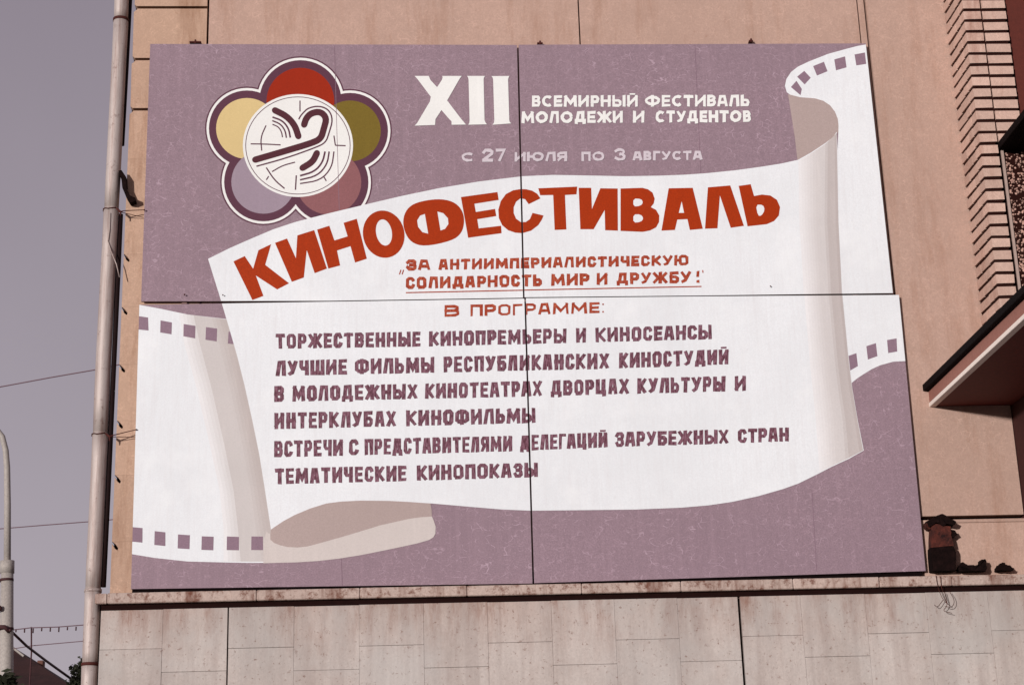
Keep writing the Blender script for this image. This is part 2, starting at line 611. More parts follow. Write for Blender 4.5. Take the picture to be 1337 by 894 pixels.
# black hood over the speckled panel
hz = .06
bm = bmesh.new()
add_box(bm, x_p1 + .004, XR - .3, YP - 1.0, YP + .05, z_hood - hz, z_hood - .001, .004)
hood = bm_obj('window_hood', bm, M['tar'], bld)
# speckled panel with grey frame strip
x_s = x_p1 + .035
zs1 = at(1335, 440, YP).z - .1
pan = box('speckled_panel', M['mortar'], bld, x_s + .01, XR - .2, YP + .06, YP + .12, zs1, z_hood - hz, .002)
box('frame_strip', M['frame_grey'], pan, x_s - .008, x_s + .012, YP + .035, YP + .11, zs1, z_hood - hz, .002)
box('frame_strip', M['void'], pan, x_p1 - .004, x_s - .0085, YP + .05, YP + .11, zs1, z_hood - hz, 0)
bm = bmesh.new()
rp = random.Random(3)
for _ in range(1500):
    x = rp.uniform(x_s + .02, x_s + .55)
    z = rp.uniform(zs1, z_hood - hz - .01)
    r = rp.uniform(.004, .0115)
    mt = Matrix.Translation((x, YP + .058, z)) @ Matrix.Rotation(rp.uniform(0, 3), 4, 'Y') @ Matrix.Diagonal((r*rp.uniform(.7, 1.5), .008, r, 1))
    bmesh.ops.create_icosphere(bm, subdivisions=1, radius=1, matrix=mt)
pb = bm_obj('pebble_facing', bm, M['pebble'], pan)
pb['kind'] = 'stuff'

# canopy
can = bpy.data.objects.new('canopy', None)
C.objects.link(can)
can.parent = bld
xk = at(1216.5, 531, YW).x
zk = at(1216.5, 531, YW).z
can.location = (xk - bld.location.x, 0, zk)
zt1 = at(1205, 502, YW).z
zt0 = at(1205, 511, YW).z
zf0 = at(1214, 526, YW).z
YF = YW - 3.0
x_ov = at(1204.5, 506, YW).x
box('roof_sheet', M['tar'], can, x_ov, XR + .5, YF - .04, YW + .02, zt0, zt1, .004)
box('fascia', M['fascia'], can, xk - .014, XR + .3, YF, YW + .02, zf0 + .001, zt0 - .001, .002)
box('trim', M['trim'], can, xk - .020, xk + .03, YF, YW + .02, zk - .002, zf0, .003)
box('soffit', M['soffit'], can, xk + .031, XR + .3, YF, YW + .02, zk + .002, zf0, .001)
# entrance side wall under the canopy
xv = at(1320, 532, YW).x
box('entrance_wall', M['dark_brown'], bld, xv, XR + .2, YW - 1.1, YW + .14, .1, zk - .004, .003)

# ------------------------------------------------------------------ rubbish and rusty lantern on the ledge
lx = at(1227, 746, 11.99).x
lz = z_top + .002
lan = empty('rusty_lantern', (lx, 11.99, lz), 'rusty broken lantern box with blackened base beside the billboard corner', 'lantern')


def lz_(py):
    return at(1227, py, 11.99).z


def lxx(px):
    return at(px, 710, 11.99).x


def prism_obj(name, mat, par, pts, y0, y1):
    bm = bmesh.new()
    add_prism(bm, [(at(px, py, 11.99).x, at(px, py, 11.99).z) for px, py in pts], y0, y1)
    bmesh.ops.subdivide_edges(bm, edges=bm.edges, cuts=2, use_grid_fill=True)
    for v in bm.verts:
        v.co += Vector((rp.uniform(-.003, .003), rp.uniform(-.005, .005), rp.uniform(-.003, .003)))
    return bm_obj(name, bm, mat, par)


prism_obj('lantern_base', M['char'], lan, [(1213, 716), (1243, 714), (1246, 722), (1246, 746), (1215, 746.5)], 11.945, 12.035)
prism_obj('lantern_body', M['rust'], lan, [(1214, 684), (1239, 688), (1240, 700), (1243, 713.5), (1214, 715.5)], 11.95, 12.03)
prism_obj('lantern_cap', M['char'], lan, [(1208, 682), (1221, 674), (1229, 672), (1246, 682), (1243, 687), (1234, 685), (1229, 688), (1220, 683), (1211, 689)], 11.94, 12.04)
prism_obj('lantern_knob', M['char'], lan, [(1240, 692), (1246, 693), (1249, 698), (1244, 702), (1240, 702)], 11.97, 12.01)
prism_obj('lantern_hinge', M['rust'], lan, [(1207, 684), (1213.5, 683), (1213.5, 692), (1208, 690)], 11.96, 12.02)


def lump(name, pts, label, y0, y1, cat):
    bm = bmesh.new()
    add_prism(bm, [(at(px, py, 11.99).x, at(px, py, 11.99).z) for px, py in pts], y0, y1)
    bmesh.ops.subdivide_edges(bm, edges=bm.edges, cuts=3, use_grid_fill=True)
    for v in bm.verts:
        v.co += Vector((rp.uniform(-.006, .006), rp.uniform(-.01, .01), rp.uniform(-.004, .004)))
    o = bm_obj(name, bm, M['char'])
    return tag(o, label, cat)


lump('debris_lump', [(1251, 746), (1252, 740), (1255, 735), (1262, 738), (1272, 739), (1278, 737), (1280, 731), (1285, 731), (1285.5, 746)], 'larger charred lump of debris on the ledge next to the rusty lantern', 11.95, 12.03, 'debris')
lump('debris_lump', [(1300, 745.5), (1303, 738), (1308, 735), (1314, 738), (1322, 742), (1322, 745)], 'smaller dark lump of debris on the ledge, farther from the lantern', 11.96, 12.03, 'debris')

# tangle of wire hanging below the ledge
def chaik3(p):
    for _ in range(2):
        q = [p[0]]
        for a_, b_ in zip(p, p[1:]):
            q += [a_.lerp(b_, .25), a_.lerp(b_, .75)]
        p = q + [p[-1]]
    return p


tw = bmesh.new()
for pts in ([(1222, 750), (1224, 765), (1231, 783), (1240, 790)], [(1231, 783), (1224, 793), (1220, 789)], [(1233, 772), (1238, 790), (1230, 797), (1243, 800)], [(1240, 772), (1247, 784), (1243, 793), (1234, 791)], [(1228, 752), (1229, 768), (1236, 786)]):
    add_tube(tw, chaik3([at(x, y, YC - .012 - .004*i) for i, (x, y) in enumerate(pts)]), .0022, 6)
o = bm_obj('wire_tangle', tw, M['rust'])
tag(o, 'small tangle of rusty wire hanging over the ledge below the lantern', 'wire')

# ------------------------------------------------------------------ drainpipe
pc = [(160.5, -60), (158, 28), (148.5, 215), (145.5, 275), (134.5, 480), (131.5, 560), (121.5, 770), (117.5, 868), (112, 990)]
YPI = 12.035


def pat(px, py):
    return at(px, py, YPI)


bot = pat(112, 990)
dp = empty('drainpipe', (bot.x, YPI, .12), 'tall weathered grey drainpipe with dark streaks at the left edge of the building', 'drainpipe')
secs = [(-60, 27), (27, 273), (273, 566), (566, 771), (771, 866), (866, 990)]


def pxat(y):
    for (xa, ya), (xb, yb) in zip(pc, pc[1:]):
        if ya <= y <= yb:
            return xa + (xb - xa)*(y - ya)/(yb - ya)
    return pc[-1][0]


for i, (ya, yb) in enumerate(secs):
    pts = [pat(pxat(ya + (yb - ya)*t/6), ya + (yb - ya)*t/6) for t in range(7)]
    r = [.0555 + (.0025 if t == 0 else 0) + (-.002 if t == 6 else 0) for t in range(7)]
    tube('pipe_section', M['pipe'], dp, pts, r, 24)
tube('pipe_section', M['pipe'], dp, [bot, (bot.x - .02, YPI, .12)], .0555, 24)
for y, rr in ((27, .062), (771, .061), (867, .061)):
    c0 = pat(pxat(y), y)
    tube('clamp', M['nail'] if y != 771 else M['pipe'], dp, [c0 + Vector((0, 0, -.011)), c0 + Vector((0, 0, .011))], rr, 24)
# bracket at (155-178, 230-265)
bm = bmesh.new()
bx = [(155, 224), (159, 223), (165, 232), (165.5, 246), (170, 256), (177, 259), (177.5, 263), (170, 266), (165, 258), (160, 246), (159, 236)]
add_prism(bm, [(at(x, y, 11.99).x, at(x, y, 11.99).z) for x, y in bx], 11.975, 12.04)
bm_obj('bracket', bm, M['char'], dp)
# dark conduit next to pipe
cdt = empty('conduit', tuple(at(136, 766, YPI)), 'narrow black conduit running up between the drainpipe and the wall', 'conduit')
tube('conduit_tube', M['blackwire'], cdt, [at(173, -60, YPI + .03), at(169.5, 0, YPI + .03), at(164.5, 95, YPI + .03), at(159.5, 190, YPI + .03)], [.019, .019, .019, .017], 12)
tube('conduit_tube', M['blackwire'], cdt, [at(157.5, 280, YPI + .01), at(154.5, 350, YPI + .01), at(147.5, 500, YPI + .01), at(141.2, 640, YPI + .01), at(135, 766, YPI + .01)], .0185, 12)
# cord that wanders over the pipe between y 290 and 360
tube('cord', M['pipe'], dp, [at(x, y, YPI - .062) for x, y in ((144, 278), (143, 300), (141, 315), (145, 328), (152, 345), (156, 362))], .004, 6)


def tie(y, nail_px, label):
    c0 = pat(pxat(y), y)
    pts = []
    for k in range(15):
        a = -math.pi*.15 - 2*math.pi*k/14*1.0
        pts.append(c0 + Vector((math.cos(a)*.061, math.sin(a)*.061, .006*math.sin(k*1.7))))
    bm = bmesh.new()
    add_tube(bm, pts, .0045, 6)
    p1 = pts[0]
    e = at(nail_px[0], nail_px[1], YB - .01)
    kn = at(pxat(y) + 12, y + 2, YB - .04)
    add_tube(bm, [c0 + Vector((.045, -.045, 0)), kn, kn + Vector((.02, 0, .01)), e], [.006, .010, .004, .0028], 6)
    add_tube(bm, [kn, kn + Vector((.0, 0, -.03))], [.007, .004], 6)
    add_tube(bm, [kn, at(nail_px[0] - 1, nail_px[1] + 10, YB + .03)], [.003, .002], 5)
    o = bm_obj('tie_wire', bm, M['nail'])
    tag(o, label, 'wire', 'wire ties round the drainpipe')
    return o


tie(275, (188.5, 274), 'rusty wire tie round the drainpipe beside the mauve upper panel, ending in a nail')
tie(568, (178, 560.5), 'rusty wire tie round the drainpipe beside the white lower panel, ending in a nail')

# ------------------------------------------------------------------ billboard
Q = lambda px, py: (lambda v: (v.x, v.z))(at(px, py, YB))
bb = empty('billboard', (at(690, 765, YB).x, YB, z_top), 'large mauve and white painted film festival billboard of four panels on the ledge', 'billboard')
PAN = [  # outlines in the board plane, traced
    [(196, 57), (675.0, 58.3), (682.9, 388.3), (430, 392.3), (184, 392.9)],
    [(677.3, 58.2), (1130.5, 56.5), (1166, 382.3), (910, 385.6), (685, 387.8)],
    [(182, 397.9), (430, 394.0), (684.5, 389.8), (695.2, 761.2), (171, 768.5)],
    [(686.6, 389.5), (910, 387.2), (1173.5, 385.2), (1208.5, 745), (697.6, 760.8)],
]
PW = [[Q(*p) for p in poly] for poly in PAN]
DY = [.008, .006, 0, -.002]
for poly, dy in zip(PW, DY):
    bm = bmesh.new()
    add_prism(bm, poly, YB + dy, YB + dy + .018)
    bm_obj('panel', bm, M['mauve'], bb)
# battens behind the board
for px in (240, 660, 1120):
    x, _ = Q(px, 400)
    box('batten', M['board_edge'], bb, x - .02, x + .02, YB + .027, YW - .006, z_top + .01, Q(px, 75)[1])
box('gap_shade_strip', M['tar'], bb, Q(172, 760)[0], Q(1206, 745)[0], YB + .0265, YB + .046, z_top + .001, Q(690, 745)[1])  # added black strip, stands in for the shade in the gap under the panels
LAY = .0002


def clip_to_panels(verts, faces):
    """clip a flat mesh to each board panel so that paint never bridges a joint"""
    out = bmesh.new()
    for poly, dy in zip(PW, DY):
        b = bmesh.new()
        vs_ = [b.verts.new(v) for v in verts]
        for f in faces:
            try:
                b.faces.new([vs_[i] for i in f])
            except ValueError:
                pass
        n_ = len(poly)
        ar = sum(poly[i][0]*poly[(i+1) % n_][1] - poly[(i+1) % n_][0]*poly[i][1] for i in range(n_))
        for i in range(n_):
            (x0, z0), (x1, z1) = poly[i], poly[(i+1) % n_]
            d = Vector((z1 - z0, 0, -(x1 - x0)))
            if ar < 0:
                d = -d
            if not b.verts:
                break
            bmesh.ops.bisect_plane(b, geom=b.verts[:] + b.edges[:] + b.faces[:], dist=1e-6, plane_co=(x0, YB, z0), plane_no=d.normalized(), clear_outer=True)
        for v in b.verts:
            v.co.y += dy
        me = bpy.data.meshes.new('t')
        b.to_mesh(me)
        b.free()
        out.from_mesh(me)
        bpy.data.meshes.remove(me)
    return out


def flat(polys, layer, off=.0):
    """polys: list of [outer, hole, ...] px outlines -> verts, faces"""
    V, Fc = [], []
    for k, loops in enumerate(polys):
        y = YB - LAY*layer - off*k
        ls = [[Vector((Q(*p)[0], Q(*p)[1], 0)) for p in lp] for lp in loops]
        tri = tessellate_polygon(ls)
        base = len(V)
        for lp in ls:
            V += [(v.x, y, v.y) for v in lp]
        for t in tri:
            Fc.append([base + i for i in t])
    return V, Fc


def art(name, mat, polys, layer, off=0.0, parent=None, label=None):
    V, Fc = flat(polys, layer, off)
    bm = clip_to_panels(V, Fc)
    for f in bm.faces:
        f.normal_update()
        if f.normal.y > 0:
            f.normal_flip()
    o = bm_obj(name, bm, mat, parent or bb)
    if label:
        o['label'] = label
    return o


def chaikin(pts, n=2, closed=True):
    for _ in range(n):
        o = []
        rng = range(len(pts)) if closed else range(len(pts) - 1)
        if not closed:
            o.append(pts[0])
        for i in rng:
            a, b = pts[i], pts[(i+1) % len(pts)]
            o.append((a[0]*.75 + b[0]*.25, a[1]*.75 + b[1]*.25))
            o.append((a[0]*.25 + b[0]*.75, a[1]*.25 + b[1]*.75))
        if not closed:
            o.append(pts[-1])
        pts = o
    return pts


def ell(cx_, cy_, rx, ry, n=48, rot=0):
    c_, s_ = math.cos(rot), math.sin(rot)
    o = []
    for k in range(n):
        a = 2*math.pi*k/n
        x, y = rx*math.cos(a), ry*math.sin(a)
        o.append((cx_ + x*c_ - y*s_, cy_ + x*s_ + y*c_))
    return o


def ribbon(pts, t, closed=False, caps=0.0):
    """mitred outline(s) of a stroke of width t"""
    n_ = len(pts)
    L, Rr = [], []
    P = [Vector(p) for p in pts]
    if not closed and caps:
        P[0] = P[0] + (P[0] - P[1]).normalized()*caps
        P[-1] = P[-1] + (P[-1] - P[-2]).normalized()*caps
    for i in range(n_):
        if closed:
            a, b = P[i] - P[i-1], P[(i+1) % n_] - P[i]
        else:
            a = P[i] - P[i-1] if i else P[1] - P[0]
            b = P[i+1] - P[i] if i < n_ - 1 else P[i] - P[i-1]
        a, b = a.normalized(), b.normalized()
        na, nb = Vector((-a.y, a.x)), Vector((-b.y, b.x))
        mm = (na + nb)
        mm = mm.normalized() if mm.length > 1e-4 else na
        k = 1/max(.45, mm.dot(na))
        L.append(tuple(P[i] + mm*t/2*k))
        Rr.append(tuple(P[i] - mm*t/2*k))
    quads = []
    for i in range(n_ if closed else n_ - 1):
        j = (i+1) % n_
        quads.append([L[i], L[j], Rr[j], Rr[i]])
    return quads


def strokes_obj(name, mat, strokes, layer, parent=None, label=None):
    V, Fc = [], []
    for k, (pts, t) in enumerate(strokes):
        y = YB - LAY*layer - .00008*k
        for q in ribbon(pts, t):
            base = len(V)
            V += [(Q(*p)[0], y, Q(*p)[1]) for p in q]
            Fc.append([base, base+1, base+2, base+3])
    bm = clip_to_panels(V, Fc)
    bmesh.ops.recalc_face_normals(bm, faces=bm.faces)
    for f in bm.faces:
        f.normal_update()
        if f.normal.y > 0:
            f.normal_flip()
    o = bm_obj(name, bm, mat, parent or bb)
    if label:
        o['label'] = label
    return o


def Z(scale, ox, oy, pts):
    return [(ox + x/scale, oy + y/scale) for x, y in pts]


# --- emblem (layers 1-8)
E1 = lambda pts: Z(3.723, 260, 60, pts)
em = bpy.data.objects.new('emblem', None)
C.objects.link(em)
em.parent = bb
em['label'] = 'flower shaped emblem with five coloured petals and a dove in a white disc'
pet = [('petal', 'petal_red', (492, 268), 165), ('petal', 'petal_yellow', (232, 400), 150), ('petal', 'petal_olive', (733, 412), 150), ('petal', 'petal_lilac', (312, 660), 156), ('petal', 'petal_brown', (630, 662), 158)]
art('emblem_outline', M['plum'], [[E1(ell(c_[0], c_[1], r + 54, r + 54))] for _, _, c_, r in pet], 1, .00005, em)
art('emblem_ring', M['cream_white'], [[E1(ell(c_[0], c_[1], r + 47, r + 47))] for _, _, c_, r in pet], 2, .00005, em)
art('emblem_border', M['plum'], [[E1(ell(c_[0], c_[1], r + 35, r + 35))] for _, _, c_, r in pet] + [[E1(ell(480, 480, 200, 190))]], 3, .00005, em)
for ip, (nm, mt, c_, r) in enumerate(pet):
    art(nm, M[mt], [[E1(ell(c_[0], c_[1], r, r - 2))]], 4 + ip*.6, 0, em, {'petal_red': 'red petal', 'petal_yellow': 'pale yellow petal', 'petal_olive': 'olive petal', 'petal_lilac': 'lilac petal', 'petal_brown': 'brown petal'}[mt])
art('disc', M['cream_white'], [[E1(ell(480, 483, 268, 250, 64))]], 7, 0, em)
el = [(E1(ell(480, 483, 254, 236, 64)) + E1(ell(480, 483, 254, 236, 64))[:1], 1.0)]
thick = [
    chaikin([(272, 552), (400, 515), (545, 472), (592, 450), (606, 400), (620, 350), (590, 318), (545, 325), (520, 350), (510, 382)], 2, False),
    chaikin([(368, 312), (425, 340), (465, 385), (482, 438)], 2, False),
    chaikin([(572, 520), (552, 562), (502, 592)], 2, False)]
thin = [
    ([(278, 584), (420, 545), (560, 495), (615, 470), (632, 420), (650, 358), (632, 310), (585, 290), (530, 300), (505, 325)], 1.2),
    ([(505, 325), (492, 340), (484, 356)], 1.2),
    ([(356, 345), (405, 362), (435, 400), (443, 445)], 1.4), ([(355, 362), (395, 378), (418, 410), (424, 446)], 1.2), ([(356, 380), (385, 392), (400, 415), (405, 443)], 1.0),
    ([(612, 512), (600, 565), (560, 610), (490, 630)], 1.5), ([(632, 512), (622, 575), (575, 630), (490, 650)], 1.3), ([(655, 512), (645, 590), (590, 652), (490, 668)], 1.1),
    ([(490, 265), (490, 318)], 1.0), ([(250, 475), (320, 476), (396, 480)], 1.0), ([(325, 385), (298, 445), (304, 508)], 1.0),
    ([(655, 435), (662, 482)], 1.0), ([(662, 482), (712, 484)], 1.0), ([(466, 564), (405, 580), (354, 610)], 1.0),
    ([(326, 590), (365, 650), (415, 692)], 1.1), ([(472, 628), (468, 698)], 1.1), ([(604, 632), (618, 655)], 1.0), ([(338, 632), (326, 650)], 1.0)]
st = el + [(E1(chaikin(p, 2, False)), t*1.6) for p, t in thin]
for ik, s_ in enumerate(st):
    strokes_obj('disc_line', M['plum'], [s_], 7.6 + ik*.15, em)
st = [(E1(p), 8.4) for p in thick]
V_ = []
for ik, s_ in enumerate(st):
    strokes_obj('dove_stroke', M['dark_plum'], [s_], 11 + ik*.3, em)
ends = [p for s_ in thick for p in (s_[0], s_[-1])]
for x, y in ends:
    art('dove_tip', M['dark_plum'], [[E1(ell(x, y, 15, 15, 16))]], 10.7, 0, em)

def lerp(a, b, t):
    return tuple(x + (y - x)*t for x, y in zip(a, b))


def shade_art(name, rows, keys, layer, n=12):
    """airbrushed band of the painted film: strips stepping through the key tones"""
    out = bmesh.new()
    mats = []
    for k in range(n):
        u0, u1 = k/n, (k+1)/n
        um = (u0 + u1)/2
        for (ua, ca), (ub, cb) in zip(keys, keys[1:]):
            if ua <= um <= ub:
                rgb = lerp(ca, cb, (um - ua)/(ub - ua))
        mats.append(paint('film_tone', rgb, .05))

        def pt(row, u):
            q = u*(len(row) - 1)
            i = min(int(q), len(row) - 2)
            return lerp(row[i], row[i+1], q - i)
        V, Fc = [], []
        y = YB - LAY*layer
        for ra, rb in zip(rows, rows[1:]):
            b0 = len(V)
            for p in (pt(ra, u0), pt(ra, u1), pt(rb, u1), pt(rb, u0)):
                V.append((Q(*p)[0], y, Q(*p)[1]))
            Fc.append([b0, b0+1, b0+2, b0+3])
        b = clip_to_panels(V, Fc)
        for f in b.faces:
            f.normal_update()
            if f.normal.y > 0:
                f.normal_flip()
            f.material_index = k
        me = bpy.data.meshes.new('t')
        b.to_mesh(me)
        b.free()
        out.from_mesh(me)
        bpy.data.meshes.remove(me)
    me = bpy.data.meshes.new(name)
    out.to_mesh(me)
    out.free()
    for m_ in mats:
        me.materials.append(m_)
    return link(name, me, None, bb)


# --- film ribbon artwork (layers 8-12)
film_left = [(160, 394.5), (181, 397.8), (211, 403.4), (245, 410.6), (291.7, 416), (330, 420), (360, 560), (380, 734), (358.7, 734), (330, 734.5), (300, 734), (245, 732.6), (202.5, 728), (172, 723), (160, 721)]
art('film_strip', M['white'], [[film_left]], 8)
W0 = (230, 227, 227)
shade_art('film_shading', [[(234, 409.3), (300, 417.5)], [(241, 450), (312, 450)], [(257, 507), (325, 507)], [(274, 580), (340, 580)], [(287, 640), (350, 640)], [(292, 690), (358, 690)], [(292, 732.5), (370, 733)]],
          [(0, W0), (.14, (219, 215, 214)), (.28, (210, 204, 202)), (.32, (199, 191, 188)), (.6, (200, 192, 189)), (.85, (187, 176, 172)), (1, (185, 173, 169))], 9, 14)
sq = [[(179, 412.5), (193.4, 414.5), (194.0, 431.5), (179, 430)], [(209.7, 418.3), (224.5, 421), (224, 436.5), (209.2, 434)], [(239.8, 423), (255.3, 425.5), (254.8, 441.8), (239.5, 439)], [(269, 427), (283.6, 429), (283, 445.8), (268.3, 443.5)], [(298.5, 433), (312, 434), (312, 450), (297.5, 448.5)],
      [(170, 687.5), (186.2, 689), (186, 708), (170, 706.5)], [(202, 693), (216, 694.5), (216, 712.5), (201.5, 711)], [(232.5, 697.3), (248, 698.3), (247.5, 716.5), (232, 715.5)], [(263.5, 699.7), (279, 700.3), (278.6, 718), (263, 717.5)], [(296.3, 700), (312, 700.5), (312, 718), (296, 717.7)], [(328.3, 700), (343.3, 700), (343.5, 717.8), (328, 717.7)]]
sq_mat = paint('perforation_paint', (138, 113, 126), .12)
for q in sq:
    art('perforation', sq_mat, [[q]], 12)

film_right = [(1134.8, 57.4), (1120, 60), (1106.6, 63.4), (1081, 70.5), (1055.9, 80.4), (1042, 87), (1033, 94), (1027, 103), (1025, 112), (1027.5, 120.5), (1034, 125), (1044.6, 126.9), (1064, 128.3), (1075, 131.5), (1084, 137.5), (1090.5, 146), (1094, 155), (1095, 163.5), (1094, 197), (1090, 300), (1080, 386), (1095, 470), (1111.4, 500.3), (1119, 494), (1127.6, 488.4), (1138, 482), (1148.8, 477), (1165.8, 472.3), (1190, 471), (1215, 471), (1215, 57)]
art('film_strip', M['white'], [[film_right]], 8)
E3 = lambda pts: Z(3.5464, 960, 0, pts)
sq = [E3([(258, 403), (284, 374), (309, 412), (303, 441)]), E3([(287, 355), (320, 328), (350, 360), (322, 391)]), E3([(361, 306), (411, 286), (428, 330), (379, 350)]), E3([(459, 275), (509, 261), (516, 312), (467, 326)]), E3([(553, 252), (601, 243), (607, 296), (561, 303)]),
      [(1104, 466), (1118, 461), (1120, 478), (1106, 486)], [(1131, 452), (1143.5, 448), (1145.5, 465), (1133, 469.5)], [(1158, 444), (1170.5, 441.8), (1171.3, 459), (1159.5, 461)]]
for q in sq:
    art('perforation', sq_mat, [[q]], 9)
curl = [(1029, 122.7), (1044.6, 126.9), (1064, 128.3), (1075, 131.5), (1084, 137.5), (1090.5, 146), (1094, 155), (1095, 163.5), (1094.8, 172), (1088, 181), (1078.4, 188), (1058.7, 201), (1041.8, 212), (1038, 180), (1034.7, 158)]
art('scroll_curl', M['taupe'], [[curl]], 10, 0, None, 'taupe underside of the curling film at top right')
sheet = [(271.5, 337.6), (300, 323.5), (329, 310.8), (357, 299), (385.7, 289.5), (430, 278), (476.8, 266.8), (525, 255.5), (574, 245.3), (625, 236.8), (681, 230), (722, 228.3), (766, 229), (815, 230), (860, 229.3), (895, 228), (923, 226), (960, 222.3), (995, 217.5), (1020, 213.5), (1041.8, 208.7), (1058.7, 199.3), (1078.4, 186.3), (1088, 179), (1092.5, 172), (1094, 197), (1095, 300), (1100, 386), (1106, 450), (1112.7, 507.5), (1120, 550), (1127.6, 588), (1108, 599), (1085, 609.6), (1068, 618.5), (1042.5, 631), (1023, 638), (990, 647.5), (956, 655), (925, 659.5), (890, 662.5), (830, 665), (760, 665.8), (695, 666.5), (655, 664.8), (616.5, 661.6), (564, 657), (508, 653.6), (470.8, 653.2), (445, 654.5), (426, 657), (405, 663.5), (384.8, 672), (370, 680), (358.7, 687.5), (353.8, 691), (346, 640), (338.4, 592.4), (329.5, 549), (319.3, 503), (310, 466), (300, 431), (286, 384)]
art('scroll_sheet', M['white'], [[sheet]], 13)
shade_art('scroll_shading', [[(1042.5, 209.8), (1060, 199.8), (1079, 187), (1092.6, 173.8)], [(1044, 290), (1094.8, 290)], [(1050, 386), (1099.6, 386)], [(1057, 470), (1107.8, 470)], [(1061, 507.5), (1112.4, 507.5)], [(1065, 550), (1119.6, 550)], [(1070, 616), (1086, 608), (1105, 599.3), (1126.8, 587.8)]],
          [(0, W0), (.22, (220, 215, 214)), (.45, (207, 200, 198)), (.66, (204, 197, 195)), (.70, (187, 177, 174)), (.9, (190, 180, 177)), (1, (180, 168, 165))], 14, 14)
fold_line = [(353, 697), (353, 704), (358, 708.5), (366, 711.5), (376, 713.8), (388.6, 714.3), (401, 713), (414.7, 709.5), (452, 699), (497, 685.3), (534, 677), (550, 674.8), (564, 674)]
fold = fold_line + [(566.5, 680), (568.8, 687), (568.5, 696.4), (566, 701), (560.5, 704.5), (545, 709), (526.9, 713), (498, 719), (470.8, 724.4), (442, 729), (414.7, 732), (387, 733.8), (358.7, 734.5), (344, 735), (344, 705), (348, 694)]
art('scroll_fold', M['taupe_light'], [[fold]], 12, 0, None, 'pale folded edge of the film at bottom left')
under = [(353.8, 691), (358.7, 687.5), (370, 680), (384.8, 672), (405, 663.5), (426, 657), (445, 654.5), (470.8, 653.2), (508, 653.6), (535, 655), (562, 657), (563.5, 665)] + fold_line[::-1]
art('scroll_curl', M['taupe'], [[under]], 14, 0, None, 'taupe underside of the folded film at bottom left')

# faint joints of the plywood sheets
for a, b in (((436.5, 60), (443, 276)), ((907.5, 58), (915, 226)), ((1060, 640), (1066, 745)), ((443, 660), (447, 764))):
    strokes_obj('sheet_joint', M['seam'], [([a, b], .7)], 7.5)

# --- title letters
z2 = lambda p: Z(3.183, 260, 220, p)
z3 = lambda p: Z(3.183, 640, 220, p)
ch = chaikin
TIT = [
    ('К', [[(304.7, 341), (319.4, 334), (330.4, 350.5), (337.3, 326.4), (353.9, 318.5), (346.2, 345.5), (377.4, 369.5), (361.8, 377.6), (334.0, 359.5), (343.9, 386), (329.5, 391.4)]]),
    ('И', [z2([(315, 308), (365, 290), (402, 372), (408, 277), (478, 255), (531, 415), (480, 434), (447, 338), (435, 452), (385, 470)])]),
    ('Н', [z2([(490, 253), (541, 237), (562, 298), (617, 281), (600, 225), (655, 208), (697, 374), (648, 390), (629, 322), (573, 340), (586, 402), (537, 415)])]),
    ('О', [z2(ell(767, 272, 86, 99, 40, R(-14))), z2(ell(768, 265, 33, 55, 28, R(-10)))]),
    ('Ф', [z2(ch([(862, 168), (900, 140), (990, 124), (1055, 135), (1092, 168), (1104, 215), (1092, 268), (1050, 300), (935, 324), (880, 306), (853, 262), (846, 212)], 2)), z2([(938, 188), (952, 270), (928, 264), (910, 242), (906, 215), (918, 195)]), z2([(990, 178), (1015, 185), (1034, 206), (1036, 230), (1022, 250), (1003, 257)])]),
    ('Е', [z2([(1088, 118), (1240, 97), (1245, 130), (1144, 146), (1150, 180), (1230, 167), (1235, 197), (1156, 210), (1162, 248), (1255, 237), (1257, 268), (1118, 287)])]),
    ('С', [z3([(209, 124), (196, 105), (175, 92), (150, 86), (125, 85), (95, 90), (65, 106), (44, 135), (34, 170), (36, 205), (50, 235), (75, 256), (105, 266), (135, 268), (170, 258), (200, 235), (215, 212), (222, 195), (176, 184), (165, 210), (148, 222), (128, 222), (108, 208), (98, 185), (98, 160), (108, 137), (125, 124), (145, 127), (160, 148)])]),
    ('Т', [z3([(200, 82), (362, 75), (359, 107), (311, 110), (317, 253), (268, 255), (262, 110), (208, 111)])]),
    ('И', [z3([(368, 80), (420, 80), (423, 168), (458, 82), (530, 83), (531, 258), (478, 256), (476, 172), (430, 252), (375, 252)])]),
    ('В', [z3([(542, 83), (632, 80), (656, 86), (675, 100), (684, 125), (680, 145), (668, 160), (690, 172), (703, 195), (702, 222), (690, 244), (665, 257), (635, 263), (542, 259)]), z3(ch([(595, 124), (628, 126), (636, 141), (625, 155), (595, 158)], 1)), z3(ch([(595, 190), (626, 190), (638, 207), (626, 222), (595, 225)], 1))]),
    ('А', [z3([(742, 82), (842, 80), (884, 250), (830, 255), (820, 210), (778, 212), (768, 255), (712, 258)]), z3([(784, 184), (796, 136), (806, 184)])]),
    ('Л', [z3([(905, 78), (998, 70), (1055, 238), (1000, 246), (955, 112), (945, 248), (893, 250)])]),
    ('Ь', [z3([(1033, 72), (1083, 65), (1097, 114), (1130, 108), (1165, 112), (1192, 130), (1205, 160), (1200, 195), (1180, 218), (1150, 231), (1070, 240)]), z3(ch([(1104, 150), (1134, 150), (1142, 172), (1128, 196), (1113, 196)], 1))]),
]
for chh, loops in TIT:
    art('title_letter', M['red'], [loops], 17, 0, None, 'red painted letter ' + chh)

